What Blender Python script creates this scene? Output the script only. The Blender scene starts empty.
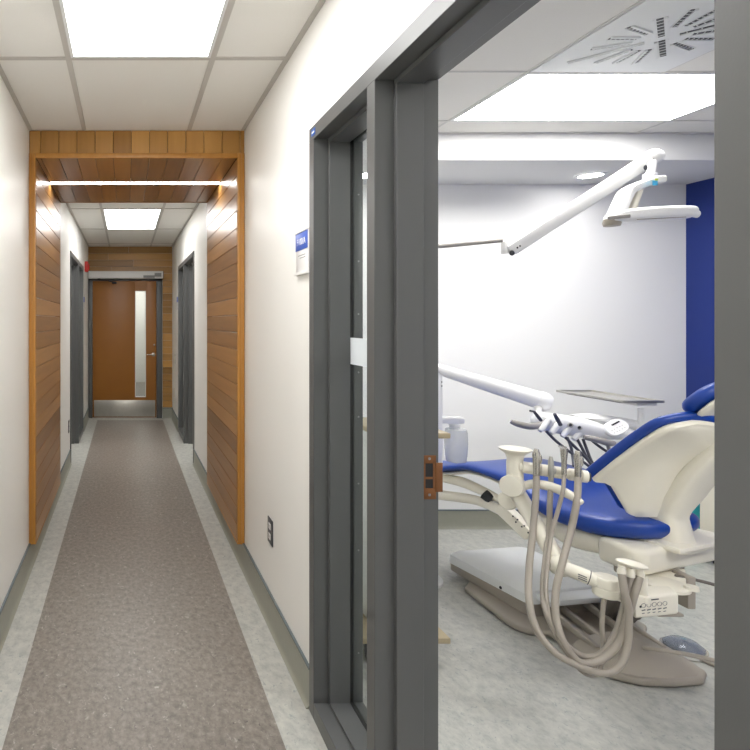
import bpy, bmesh, math, random
from mathutils import Vector, Matrix
random.seed(7)
PI = math.pi
C = bpy.context.scene.collection
F, CX, CY, H = 560.0, 126.0, 321.0, 1.445

def P(u, v, Y):
    return Vector(((u - CX) * Y / F, Y, H - (v - CY) * Y / F))

# ------------------------------------------------------------------ materials
def srgb(r, g, b):
    def f(c):
        c /= 255.0
        return c / 12.92 if c <= .04045 else ((c + .055) / 1.055) ** 2.4
    return (f(r), f(g), f(b), 1)

def mat(name, col, rough=.5, metal=0, spec=.5, bump=0, bscale=300, vary=0, vscale=8, coat=0):
    m = bpy.data.materials.new(name); m.use_nodes = True
    nt = m.node_tree; b = nt.nodes['Principled BSDF']
    b.inputs['Base Color'].default_value = col
    b.inputs['Roughness'].default_value = rough
    b.inputs['Metallic'].default_value = metal
    b.inputs['Specular IOR Level'].default_value = spec
    b.inputs['Coat Weight'].default_value = coat
    tc = nt.nodes.new('ShaderNodeTexCoord')
    if vary:
        n = nt.nodes.new('ShaderNodeTexNoise'); n.inputs['Scale'].default_value = vscale; n.inputs['Detail'].default_value = 4
        nt.links.new(tc.outputs['Object'], n.inputs['Vector'])
        mx = nt.nodes.new('ShaderNodeMix'); mx.data_type = 'RGBA'
        mx.inputs['A'].default_value = tuple(c * (1 - vary) for c in col[:3]) + (1,)
        mx.inputs['B'].default_value = tuple(min(1, c * (1 + vary)) for c in col[:3]) + (1,)
        nt.links.new(n.outputs['Fac'], mx.inputs['Factor'])
        nt.links.new(mx.outputs['Result'], b.inputs['Base Color'])
    if bump:
        n = nt.nodes.new('ShaderNodeTexNoise'); n.inputs['Scale'].default_value = bscale
        nt.links.new(tc.outputs['Object'], n.inputs['Vector'])
        bp = nt.nodes.new('ShaderNodeBump'); bp.inputs['Strength'].default_value = bump; bp.inputs['Distance'].default_value = .002
        nt.links.new(n.outputs['Fac'], bp.inputs['Height']); nt.links.new(bp.outputs['Normal'], b.inputs['Normal'])
    return m

def emis(name, col, strength):
    m = bpy.data.materials.new(name); m.use_nodes = True
    nt = m.node_tree; nt.nodes.clear()
    e = nt.nodes.new('ShaderNodeEmission'); e.inputs['Color'].default_value = col; e.inputs['Strength'].default_value = strength
    o = nt.nodes.new('ShaderNodeOutputMaterial'); nt.links.new(e.outputs[0], o.inputs[0])
    return m

def woodmat(name, dark, light, axis, rough=.32, spread=.5):
    """plank wood: grain stretched along `axis`, tone changes per plank island"""
    m = bpy.data.materials.new(name); m.use_nodes = True
    nt = m.node_tree; L = nt.links; b = nt.nodes['Principled BSDF']
    tc = nt.nodes.new('ShaderNodeTexCoord'); mp = nt.nodes.new('ShaderNodeMapping')
    s = [26, 26, 26]; s[axis] = 1.6
    mp.inputs['Scale'].default_value = s
    geo = nt.nodes.new('ShaderNodeNewGeometry')
    add = nt.nodes.new('ShaderNodeVectorMath'); add.operation = 'ADD'
    sc = nt.nodes.new('ShaderNodeMath'); sc.operation = 'MULTIPLY'; sc.inputs[1].default_value = 37
    L.new(geo.outputs['Random Per Island'], sc.inputs[0])
    L.new(tc.outputs['Object'], mp.inputs['Vector']); L.new(mp.outputs[0], add.inputs[0]); L.new(sc.outputs[0], add.inputs[1])
    n = nt.nodes.new('ShaderNodeTexNoise'); n.inputs['Scale'].default_value = 1; n.inputs['Detail'].default_value = 6; n.inputs['Distortion'].default_value = .6
    L.new(add.outputs[0], n.inputs['Vector'])
    m1 = nt.nodes.new('ShaderNodeMath'); m1.operation = 'MULTIPLY_ADD'; m1.inputs[1].default_value = .55
    m2 = nt.nodes.new('ShaderNodeMath'); m2.operation = 'MULTIPLY'; m2.inputs[1].default_value = spread
    L.new(geo.outputs['Random Per Island'], m2.inputs[0]); L.new(n.outputs['Fac'], m1.inputs[0]); L.new(m2.outputs[0], m1.inputs[2])
    r = nt.nodes.new('ShaderNodeValToRGB'); r.color_ramp.elements[0].position = .2; r.color_ramp.elements[1].position = .85
    r.color_ramp.elements[0].color = dark; r.color_ramp.elements[1].color = light
    L.new(m1.outputs[0], r.inputs[0]); L.new(r.outputs[0], b.inputs['Base Color'])
    b.inputs['Roughness'].default_value = rough
    bp = nt.nodes.new('ShaderNodeBump'); bp.inputs['Strength'].default_value = .12; bp.inputs['Distance'].default_value = .002
    L.new(n.outputs['Fac'], bp.inputs['Height']); L.new(bp.outputs[0], b.inputs['Normal'])
    return m

def lino(name, inlay):
    """marbled linoleum; inlay = (x0, x1, y1) bounds of the brown inlaid strip"""
    m = bpy.data.materials.new(name); m.use_nodes = True
    nt = m.node_tree; L = nt.links; b = nt.nodes['Principled BSDF']
    tc = nt.nodes.new('ShaderNodeTexCoord')
    def noise(scale, detail, dist=0, off=0):
        mp = nt.nodes.new('ShaderNodeMapping'); mp.inputs['Location'].default_value = (off, off, 0)
        mp.inputs['Scale'].default_value = (1.0, .75, 1)
        L.new(tc.outputs['Object'], mp.inputs[0])
        n = nt.nodes.new('ShaderNodeTexNoise'); n.inputs['Scale'].default_value = scale; n.inputs['Detail'].default_value = detail
        n.inputs['Distortion'].default_value = dist; n.inputs['Roughness'].default_value = .68; L.new(mp.outputs[0], n.inputs['Vector']); return n
    def ramp(n, stops):
        r = nt.nodes.new('ShaderNodeValToRGB'); e = r.color_ramp.elements
        while len(e) < len(stops): e.new(.5)
        for k, (p, c) in enumerate(stops): e[k].position = p; e[k].color = c
        L.new(n.outputs['Fac'], r.inputs[0]); return r
    def mix(fac, a, bb, mode='MIX'):
        x = nt.nodes.new('ShaderNodeMix'); x.data_type = 'RGBA'; x.blend_type = mode
        if hasattr(fac, 'is_linked'): L.new(fac, x.inputs['Factor'])
        else: x.inputs['Factor'].default_value = fac
        for sck, val in (('A', a), ('B', bb)):
            if hasattr(val, 'is_linked'): L.new(val, x.inputs[sck])
            else: x.inputs[sck].default_value = val
        return x.outputs['Result']
    pale = ramp(noise(26, 8, .2), [(.33, srgb(160, 161, 157)), (.5, srgb(178, 178, 173)), (.68, srgb(192, 192, 184))])
    fleck = ramp(noise(52, 3, 1.2, 5), [(.60, (0, 0, 0, 1)), (.69, (1, 1, 1, 1))])
    pale2 = mix(fleck.outputs[0], pale.outputs[0], srgb(146, 152, 152))
    brown = ramp(noise(44, 8, 0, 9), [(.33, srgb(108, 102, 96)), (.5, srgb(129, 122, 115)), (.68, srgb(148, 141, 133))])
    fleck2 = ramp(noise(42, 4, 1.2, 15), [(.60, (0, 0, 0, 1)), (.72, (1, 1, 1, 1))])
    brown2 = mix(fleck2.outputs[0], brown.outputs[0], srgb(182, 177, 168))
    fleck3 = ramp(noise(70, 3, 1.0, 25), [(.63, (0, 0, 0, 1)), (.70, (1, 1, 1, 1))])
    brown2 = mix(fleck3.outputs[0], brown2, srgb(92, 86, 84))
    if inlay:
        sx = nt.nodes.new('ShaderNodeSeparateXYZ'); L.new(tc.outputs['Object'], sx.inputs[0])
        def cmp(sock, op, val):
            k = nt.nodes.new('ShaderNodeMath'); k.operation = op; L.new(sock, k.inputs[0]); k.inputs[1].default_value = val; return k.outputs[0]
        def mul(a, c):
            k = nt.nodes.new('ShaderNodeMath'); k.operation = 'MULTIPLY'; L.new(a, k.inputs[0]); L.new(c, k.inputs[1]); return k.outputs[0]
        off = nt.nodes.new('ShaderNodeMath'); off.operation = 'SUBTRACT'; L.new(sx.outputs[1], off.inputs[0]); off.inputs[1].default_value = inlay[2]+.17
        ab = nt.nodes.new('ShaderNodeMath'); ab.operation = 'ABSOLUTE'; L.new(off.outputs[0], ab.inputs[0])
        f = mul(mul(cmp(sx.outputs[0], 'GREATER_THAN', inlay[0]), cmp(sx.outputs[0], 'LESS_THAN', inlay[1])), cmp(ab.outputs[0], 'GREATER_THAN', .17))
        col = mix(f, pale2, brown2)
    else: col = pale2
    L.new(col, b.inputs['Base Color'])
    b.inputs['Roughness'].default_value = .38; b.inputs['Specular IOR Level'].default_value = .4
    bp = nt.nodes.new('ShaderNodeBump'); bp.inputs['Strength'].default_value = .03; bp.inputs['Distance'].default_value = .002
    nn = noise(120, 2); L.new(nn.outputs['Fac'], bp.inputs['Height']); L.new(bp.outputs[0], b.inputs['Normal'])
    return m

def glassmat(name, tint=(.97, .99, .98, 1)):
    m = bpy.data.materials.new(name); m.use_nodes = True
    nt = m.node_tree; nt.nodes.clear(); L = nt.links
    t = nt.nodes.new('ShaderNodeBsdfTransparent'); t.inputs[0].default_value = tint
    g = nt.nodes.new('ShaderNodeBsdfGlossy'); g.inputs['Roughness'].default_value = .02
    lw = nt.nodes.new('ShaderNodeLayerWeight'); pw = nt.nodes.new('ShaderNodeMath'); pw.operation = 'POWER'; pw.inputs[1].default_value = 5
    f = nt.nodes.new('ShaderNodeMath'); f.operation = 'MULTIPLY_ADD'; f.inputs[1].default_value = .8; f.inputs[2].default_value = .03
    L.new(lw.outputs['Facing'], pw.inputs[0]); L.new(pw.outputs[0], f.inputs[0])
    x = nt.nodes.new('ShaderNodeMixShader'); o = nt.nodes.new('ShaderNodeOutputMaterial')
    L.new(f.outputs[0], x.inputs[0]); L.new(t.outputs[0], x.inputs[1]); L.new(g.outputs[0], x.inputs[2]); L.new(x.outputs[0], o.inputs[0])
    return m

W_PAINT = mat('wall_paint', srgb(238, 237, 233), .42, bump=.1, bscale=160, spec=.35)
W_OP = mat('operatory_paint', srgb(236, 236, 236), .5, bump=.1, bscale=160, spec=.3)
W_BLUE = mat('blue_paint', srgb(12, 42, 120), .5, bump=.2, bscale=160)
CEIL = mat('ceiling_tile', srgb(230, 228, 223), .85, bump=.5, bscale=220, vary=.02, vscale=300)
CEILOP = mat('plaster_ceiling', srgb(222, 222, 222), .8, bump=.2, bscale=200)
TBAR = mat('tee_bar', srgb(190, 186, 180), .5)
TBARW = mat('tee_bar_light', srgb(205, 203, 200), .5)
FLOOR = lino('linoleum', (-.418, .54, 8.16))
BASE = mat('cove_base', srgb(146, 146, 134), .45, vary=.07, vscale=30)
BASECAP = mat('cove_cap', srgb(98, 108, 112), .5)
FRAME = mat('painted_steel_grey', srgb(85, 86, 86), .36, bump=.04, bscale=300)
BLACK = mat('black_gasket', srgb(22, 22, 22), .6)
SCREW = mat('screw_steel', srgb(150, 150, 150), .35, metal=.8)
BRASS = mat('bronze_strike', srgb(126, 84, 52), .4, metal=.6)
GLASS = glassmat('clear_glass')
DECAL = mat('frosted_film', srgb(226, 232, 236), .45)
AMBER = woodmat('amber_oak_trim', srgb(166, 112, 44), srgb(200, 146, 72), 2, .35, .35)
WOODY = woodmat('wood_planks_along', srgb(132, 92, 46), srgb(184, 136, 76), 1, .3, .55)
WOODZ = woodmat('wood_planks_upright', srgb(150, 106, 48), srgb(190, 142, 74), 2, .34, .5)
WOODX = woodmat('wood_planks_across', srgb(128, 92, 44), srgb(186, 140, 76), 0, .36, .6)
DOORW = mat('door_veneer', srgb(150, 96, 34), .42, vary=.1, vscale=5)
STEEL = mat('brushed_steel', srgb(200, 198, 192), .3, metal=.9, vary=.1, vscale=20)
ALU = mat('anodised_aluminium', srgb(224, 224, 222), .42)
GREYL = mat('grey_label', srgb(120, 120, 120), .5)
CREAM = mat('cream_plastic', srgb(232, 227, 213), .35, coat=.2)
WHITEP = mat('white_plastic', srgb(236, 236, 236), .32, coat=.2)
WHITE2 = mat('satin_white', srgb(226, 228, 228), .4)
TAUPE = mat('taupe_plastic', srgb(160, 152, 141), .45, coat=.1)
TAUPED = mat('dark_taupe_plastic', srgb(104, 98, 92), .5)
BLUE = mat('blue_vinyl', srgb(5, 58, 148), .38, spec=.5, bump=.08, bscale=400)
BLUEP = mat('piping_blue', srgb(18, 48, 140), .4)
HOSE = mat('grey_silicone_hose', srgb(158, 150, 140), .4)
HOSED = mat('dark_grey_hose', srgb(66, 68, 80), .45)
METAL = mat('polished_metal', srgb(190, 186, 178), .25, metal=.85)
GREYH = mat('grey_handle', srgb(150, 146, 142), .4)
DARK = mat('dark_plastic', srgb(40, 42, 46), .45)
INK = mat('printed_ink', srgb(96, 100, 104), .5)
STICKB = mat('sticker_blue', srgb(30, 84, 165), .4)
STICKW = mat('sticker_white', srgb(238, 238, 238), .4)
STICKC = mat('sticker_cyan', srgb(70, 170, 215), .4)
STICKY = mat('sticker_lime', srgb(190, 210, 60), .4)
SIGNB = mat('sign_blue', srgb(62, 96, 188), .4)
BEIGE = mat('beige_laminate', srgb(176, 162, 132), .4)
RED = mat('red_plastic', srgb(196, 34, 26), .4)
TEAL = mat('teal_plastic', srgb(60, 178, 190), .45)
PANEL = emis('light_diffuser', (1, .99, .975, 1), 10.5)
PANELOP = emis('operatory_diffuser', (1, .985, .95, 1), 17.0)
LED = emis('led_lens', (1, .97, .93, 1), 26.0)
DOWN = emis('downlight_lens', (1, .98, .95, 1), 34.0)
BOTTLE = bpy.data.materials.new('clear_bottle'); BOTTLE.use_nodes = True
_b = BOTTLE.node_tree.nodes['Principled BSDF']; _b.inputs['Base Color'].default_value = srgb(232, 234, 232)
_b.inputs['Roughness'].default_value = .25; _b.inputs['Alpha'].default_value = .6
DOME = bpy.data.materials.new('clear_dome'); DOME.use_nodes = True
_b = DOME.node_tree.nodes['Principled BSDF']; _b.inputs['Base Color'].default_value = srgb(120, 130, 150)
_b.inputs['Roughness'].default_value = .12; _b.inputs['Alpha'].default_value = .55

# ------------------------------------------------------------------ mesh helpers
class G:
    def __init__(s): s.bm = bmesh.new()
    def _merge(s, b, M=None):
        if M is not None: bmesh.ops.transform(b, matrix=M, verts=b.verts)
        me = bpy.data.meshes.new('tmp'); b.to_mesh(me); b.free(); s.bm.from_mesh(me); bpy.data.meshes.remove(me)
        return s
    def box(s, x0, x1, y0, y1, z0, z1, bev=0, seg=2, M=None):
        b = bmesh.new()
        x0, x1 = min(x0, x1), max(x0, x1); y0, y1 = min(y0, y1), max(y0, y1); z0, z1 = min(z0, z1), max(z0, z1)
        bmesh.ops.create_cube(b, size=1, matrix=Matrix.Translation(((x0+x1)/2, (y0+y1)/2, (z0+z1)/2)) @ Matrix.Diagonal((x1-x0, y1-y0, z1-z0, 1)))
        if bev: bmesh.ops.bevel(b, geom=list(b.edges), offset=min(bev, .49*min(x1-x0, y1-y0, z1-z0)), segments=seg, profile=.5, affect='EDGES')
        return s._merge(b, M)
    def prism(s, pts, axis, a, c, bev=0, seg=2):
        """polygon in the two other axes (kept in xyz order), extruded from a to c"""
        b = bmesh.new()
        def mk(p, t):
            q = list(p); q.insert(axis, t); return q
        v0 = [b.verts.new(mk(p, a)) for p in pts]; v1 = [b.verts.new(mk(p, c)) for p in pts]
        b.faces.new(v0); b.faces.new(v1[::-1]); n = len(pts)
        for i in range(n): b.faces.new((v0[i], v1[i], v1[(i+1) % n], v0[(i+1) % n]))
        bmesh.ops.recalc_face_normals(b, faces=b.faces)
        if bev: bmesh.ops.bevel(b, geom=list(b.edges), offset=bev, segments=seg, profile=.5, affect='EDGES', clamp_overlap=True)
        return s._merge(b)
    def loft(s, rings, cap=True):
        b = bmesh.new(); vs = [[b.verts.new(p) for p in r] for r in rings]; n = len(rings[0])
        for i in range(len(vs)-1):
            for j in range(n): b.faces.new((vs[i][j], vs[i][(j+1) % n], vs[i+1][(j+1) % n], vs[i+1][j]))
        if cap: b.faces.new(vs[0][::-1]); b.faces.new(vs[-1])
        bmesh.ops.recalc_face_normals(b, faces=b.faces)
        return s._merge(b)
    def tube(s, pts, r, seg=14, smooth=0):
        pts = [Vector(p) for p in pts]
        rad = list(r) if hasattr(r, '__len__') else [r]*len(pts)
        if smooth and len(pts) > 2:
            q, rr = [], []
            for i in range(len(pts)-1):
                p0, p1, p2, p3 = pts[max(i-1, 0)], pts[i], pts[i+1], pts[min(i+2, len(pts)-1)]
                for k in range(smooth):
                    t = k/smooth
                    q.append(.5*((2*p1)+(p2-p0)*t+(2*p0-5*p1+4*p2-p3)*t*t+(3*p1-p0-3*p2+p3)*t**3)); rr.append(rad[i]*(1-t)+rad[i+1]*t)
            q.append(pts[-1]); rr.append(rad[-1]); pts, rad = q, rr
        rings = []; up = None
        for i, p in enumerate(pts):
            d = (pts[min(i+1, len(pts)-1)]-pts[max(i-1, 0)]).normalized()
            if up is None: up = d.orthogonal().normalized()
            else: up = (up - d*up.dot(d)).normalized()
            w = d.cross(up)
            rings.append([p+(up*math.cos(a)+w*math.sin(a))*rad[i] for a in [2*PI*k/seg for k in range(seg)]])
        return s.loft(rings)
    def lathe(s, c, prof, axis=(0, 0, 1), seg=32, sx=1, sy=1):
        """profile [(r, h)] about axis through c"""
        c = Vector(c); q = Vector((0, 0, 1)).rotation_difference(Vector(axis).normalized())
        rings = [[c + q @ Vector((max(r, 1e-4)*math.cos(a)*sx, max(r, 1e-4)*math.sin(a)*sy, h)) for a in [2*PI*k/seg for k in range(seg)]] for r, h in prof]
        return s.loft(rings)
    def ell(s, c, rx, ry, rz, M=None, seg=20):
        b = bmesh.new(); bmesh.ops.create_uvsphere(b, u_segments=seg, v_segments=seg//2+2, radius=1)
        T = Matrix.Translation(Vector(c)) @ (M or Matrix.Identity(4)) @ Matrix.Diagonal((rx, ry, rz, 1))
        return s._merge(b, T)
    def bar(s, p, q, w, h, bev=.002, up=(0, 0, 1)):
        """rectangular bar from p to q; w across, h along up"""
        p, q = Vector(p), Vector(q); d = (q-p); L = d.length; d.normalize()
        side = d.cross(Vector(up)).normalized(); u = side.cross(d)
        M = Matrix((d, side, u)).transposed().to_4x4(); M.translation = (p+q)/2
        return s.box(-L/2, L/2, -w/2, w/2, -h/2, h/2, bev, M=M)

WL = {}
def link(name, g, m, parent=None, loc=None, sharp=35, smooth=True):
    """one mesh object from world-space geometry"""
    if parent is not None: base = WL[parent.name]
    else:
        g.bm.verts.ensure_lookup_table()
        if loc is None:
            xs = [v.co for v in g.bm.verts]
            base = Vector(((min(p.x for p in xs)+max(p.x for p in xs))/2, (min(p.y for p in xs)+max(p.y for p in xs))/2, min(p.z for p in xs)))
        else: base = Vector(loc)
    bmesh.ops.translate(g.bm, vec=-base, verts=g.bm.verts)
    me = bpy.data.meshes.new(name); g.bm.to_mesh(me); g.bm.free()
    if smooth:
        me.polygons.foreach_set('use_smooth', [True]*len(me.polygons)); me.set_sharp_from_angle(angle=math.radians(sharp))
    o = bpy.data.objects.new(name, me); C.objects.link(o); me.materials.append(m)
    if parent is not None: o.parent = parent
    else: o.location = base
    WL[o.name] = base
    return o
def empty(name, loc):
    o = bpy.data.objects.new(name, None); C.objects.link(o); o.location = loc; o.empty_display_size = .1
    WL[o.name] = Vector(loc); return o
def tag(o, label, cat, group=None):
    o['label'] = label; o['category'] = cat
    if group: o['group'] = group
    return o
def thing(name, label, cat, loc, group=None): return tag(empty(name, loc), label, cat, group)
def struct(o, label, cat):
    o['kind'] = 'structure'; return tag(o, label, cat)
def copy_tree(o, delta, label=None):
    n = o.copy(); C.objects.link(n); n.location = o.location + Vector(delta); WL[n.name] = WL[o.name] + Vector(delta)
    if label: n['label'] = label
    for ch in list(o.children):
        c = ch.copy(); C.objects.link(c); c.parent = n
        for gch in list(ch.children):
            d = gch.copy(); C.objects.link(d); d.parent = c
    return n
def text(name, s, size, m, parent, M, ext=.0004):
    cu = bpy.data.curves.new('t', 'FONT'); cu.body = s; cu.size = size; cu.extrude = ext; cu.align_x = 'CENTER'; cu.align_y = 'CENTER'
    t = bpy.data.objects.new('t', cu); C.objects.link(t); bpy.context.view_layer.update()
    me = bpy.data.meshes.new_from_object(t.evaluated_get(bpy.context.evaluated_depsgraph_get()))
    bpy.data.objects.remove(t); me.transform(Matrix.Translation(-WL[parent.name]) @ M)
    o = bpy.data.objects.new(name, me); C.objects.link(o); o.parent = parent; me.materials.clear(); me.materials.append(m); WL[o.name] = WL[parent.name]
    return o

XL, XR, ZC = -.565, .690, 2.555       # corridor walls, ceiling
XO = .845                             # operatory side of the shared wall
YE = 8.35                             # end wall
XB, YB = 3.9, 3.9                     # operatory blue wall, back wall
YN = -1.8                             # behind the camera
Y_D = (5.70, 6.60, 6.65, 7.27, 7.32)  # far side openings: near edge, mullion, mullion, sidelight end, outer

# ------------------------------------------------------------------ floor and ceiling
fl = link('floor', G().box(-2.2, 4.1, YN-.15, 13.5, -.1, 0), FLOOR, loc=(0, 0, 0))
struct(fl, 'marbled linoleum floor, pale grey borders with a brown-grey strip inlaid down the corridor', 'floor')
ce = link('ceiling', G().box(-2.2, 4.1, YN-.15, 13.5, ZC, ZC+.1), CEIL, loc=(0, 0, ZC))
struct(ce, 'suspended ceiling of off-white tiles in a metal grid', 'ceiling')
g = G(); t = .012
for x in (-.243, .366):
    g.box(x-t, x+t, YN, 3.246, ZC-.004, ZC); g.box(x-t, x+t, 4.48, YE, ZC-.004, ZC)
for y in (-.08, 1.14, 2.363): g.box(XL, XR, y-t, y+t, ZC-.0045, ZC)
for y in (5.525, 6.74, 7.99): g.box(XL, XR, y-t, y+t, ZC-.0045, ZC)
for a, b_ in ((YN, 3.246), (4.48, YE)):
    g.box(XL, XL+.022, a, b_, ZC-.004, ZC); g.box(XR-.022, XR, a, b_, ZC-.004, ZC)
link('ceiling_grid', g, TBAR, ce)
g = G(); t = .006
for x in (1.785, 3.005): g.box(x-t, x+t, -.8, 3.306, ZC-.003, ZC)
g.box(2.395-t, 2.395+t, 1.88, 2.49, ZC-.003, ZC)
for y in (.05, .66, 1.27, 1.88, 2.49, 3.10): g.box(XO, XB, y-t, y+t, ZC-.0035, ZC)
g.box(XO, XB, 3.29, 3.306, ZC-.004, ZC)
link('operatory_ceiling_grid', g, TBARW, ce)
so = link('ceiling_soffit', G().box(XO, XB, 3.306, YB, 2.395, ZC, .003), CEILOP)
struct(so, 'dropped white plaster soffit along the back of the treatment room', 'ceiling')

# ------------------------------------------------------------------ walls
def wall(name, g, m, label, cat='wall'): return struct(link(name, g, m, smooth=False), label, cat)
D0, D1, D4 = Y_D[0]-.05, Y_D[1], Y_D[4]
ZF = 2.155
g = G()
g.box(XR, XO, YN, .598, 0, ZC).box(XR, XO, .598, 2.08, ZF, ZC).box(XR, XO, 2.08, D0, 0, ZC)
g.box(XR, XO, D0, D4, ZF, ZC).box(XR, XO, D4, YE, 0, ZC)
wall('wall_right', g, W_PAINT, 'long white painted corridor wall on the right with the grey framed openings')
g = G()
g.box(XL-.155, XL, YN, D0, 0, ZC).box(XL-.155, XL, D0, D4, ZF, ZC).box(XL-.155, XL, D4, YE, 0, ZC)
wall('wall_left', g, W_PAINT, 'long white painted corridor wall on the left')
wall('wall_rear', G().box(XL-.155, XO, YN-.12, YN, 0, ZC), W_PAINT, 'white corridor wall behind the viewpoint')
g = G(); g.box(XL-.155, -.50, YE, YE+.12, 0, ZC).box(.455, XO, YE, YE+.12, 0, ZC).box(-.50, .455, YE, YE+.12, 2.09, ZC)
wall('wall_end', g, W_PAINT, 'wall closing the corridor around the wooden door')
wall('wall_operatory_back', G().box(XO, XB+.12, YB, YB+.12, 0, ZC), W_OP, 'white back wall of the treatment room')
wall('wall_operatory_right', G().box(XB, XB+.12, -.92, YB, 0, ZC), W_BLUE, 'royal blue side wall of the treatment room')
wall('wall_operatory_front', G().box(XO, XB+.12, -.92, -.8, 0, ZC), W_OP, 'white near wall of the treatment room')
g = G().box(XO, 2.0, 5.3, 5.4, 0, ZC).box(XO, 2.0, 7.6, 7.7, 0, ZC).box(2.0, 2.1, 5.3, 7.7, 0, ZC)
wall('wall_room_right', g, W_PAINT, 'white walls of the room behind the far right opening')
g = G().box(-2.0, XL-.155, 5.3, 5.4, 0, ZC).box(-2.0, XL-.155, 7.6, 7.7, 0, ZC).box(-2.1, -2.0, 5.3, 7.7, 0, ZC)
wall('wall_room_left', g, W_PAINT, 'white walls of the room behind the far left opening')
g = G().box(-.75, -.65, YE+.12, 13.25, 0, ZC).box(.6, .7, YE+.12, 13.25, 0, ZC).box(-.75, .7, 13.25, 13.35, 0, ZC)
wall('wall_beyond', g, W_PAINT, 'white walls seen through the narrow pane of the end door')

# cove base: profile swept along a wall
def base_run(name, label, axis, c, sgn, runs, h=.152):
    """axis 0: wall plane x=c, runs along y; axis 1: wall plane y=c, runs along x; sgn = direction into the room"""
    o = None
    prof = [(0, 0), (.020, 0), (.020, .0012), (.013, .005), (.009, .012), (.0068, .022), (.006, .04), (.006, h), (0, h)]
    g = G(); k = G()
    for a, b_ in runs:
        pts = [(c+sgn*p, z) for p, z in prof]
        cap = [(c, h-.0065), (c+sgn*.010, h-.0065), (c+sgn*.010, h+.001), (c, h+.001)]
        if axis == 0: g.prism(pts, 1, a, b_); k.prism(cap, 1, a, b_)
        else: g.prism(pts, 0, a, b_); k.prism(cap, 0, a, b_)
    o = struct(link(name, g, BASE), label, 'baseboard')
    link('cap_strip', k, BASECAP, o)
base_run('baseboard_right', 'grey-green coved vinyl base along the right corridor wall', 0, XR, -1, [(YN, .59), (2.085, D0), (D4, YE)])
base_run('baseboard_left', 'grey-green coved vinyl base along the left corridor wall', 0, XL, 1, [(YN, D0), (D4, YE)])
base_run('baseboard_end', 'short grey coved base under the end wall planks', 1, YE-.012, -1, [(.545, XR)])
base_run('baseboard_operatory', 'coved vinyl base along the treatment room back wall', 1, YB, -1, [(XO, XB)], .132)

# ------------------------------------------------------------------ steel frames with sidelight
def steel_frame(n, label, X0, s, y0, ym0, ym1, y1, y2, strike=False, glass=True):
    """X0 corridor face of wall, s +1 goes away from the corridor to +x. y0 near jamb edge, ym0-ym1 mullion, y1 sidelight end, y2 outer"""
    root = empty('door_%d' % n, (X0, (y0+y2)/2, 0)); struct(root, label, 'door frame')
    X = lambda d: X0 + s*d
    a, b_ = -.010, .165          # faces
    r1, r2 = .043, .117          # stop between
    zt, zh, st = 2.105, ZF, .016
    g = G(); bv = .0015
    def jamb(ya, yb, za=0, zb=zt): g.box(X(a), X(b_), ya, yb, za, zb, bv)
    jamb(y0-.05, y0); jamb(ym0, ym1); jamb(y1, y2)
    g.box(X(a), X(b_), y0-.05, y2, zt, zh, bv)
    g.box(X(r1), X(r2), y0, y0+st, 0, zt-st, bv); g.box(X(r1), X(r2), ym0-st, ym0, 0, zt-st, bv); g.box(X(r1), X(r2), y0, ym0, zt-st, zt, bv)
    g.box(X(a), X(b_), ym1, y1, 0, .06, bv)
    g.box(X(r1), X(r2), ym1, ym1+st, .06, zt-st, bv); g.box(X(r1), X(r2), y1-st, y1, .06, zt-st, bv)
    g.box(X(r1), X(r2), ym1, y1, zt-st, zt, bv); g.box(X(r1), X(r2), ym1, y1, .06, .06+st*.6, bv)
    link('frame', g, FRAME, root, smooth=False)
    if glass:
        gp = link('glass_pane', G().box(X(.121), X(.127), ym1+.004, y1-.004, .064, zt-.004), GLASS, root)
        k = G()
        for ya, yb, za, zb in ((ym1+.001, ym1+.011, .061, zt-.001), (y1-.011, y1-.001, .061, zt-.001), (ym1+.011, y1-.011, .061, .070), (ym1+.011, y1-.011, zt-.01, zt-.001)):
            k.box(X(.1175), X(.1305), ya, yb, za, zb)
        link('gasket', k, BLACK, root)
        k = G(); e = .014
        k.box(X(.131), X(.163), y1-e, y1, .06, zt, .001).box(X(.131), X(.163), ym1, ym1+e, .06, zt, .001)
        k.box(X(.131), X(.163), ym1+e, y1-e, zt-e, zt, .001).box(X(.131), X(.163), ym1+e, y1-e, .06, .06+e, .001)
        bead = link('glazing_bead', k, FRAME, root)
        if n == 1:
            for z in (.25, .62, .86, 1.10, 1.26, 1.47, 1.66, 1.90):
                link('screw', G().lathe((X(.147), y1-e, z), [(0, -.001), (.003, -.001), (.003, .0015), (.0012, .002), (0, .002)], (0, -1, 0), 10), SCREW, bead)
    return root
d1 = steel_frame(1, 'grey steel door frame with a tall glazed sidelight opening onto the blue treatment chair', XR, 1, .648, 1.532, 1.582, 2.03, 2.08)
steel_frame(2, 'grey steel frame and sidelight in the right wall beyond the wood portal', XR, 1, *[Y_D[i] for i in range(5)])
steel_frame(3, 'grey steel frame and sidelight in the left wall beyond the wood portal', XL, -1, *[Y_D[i] for i in range(5)])
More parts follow.
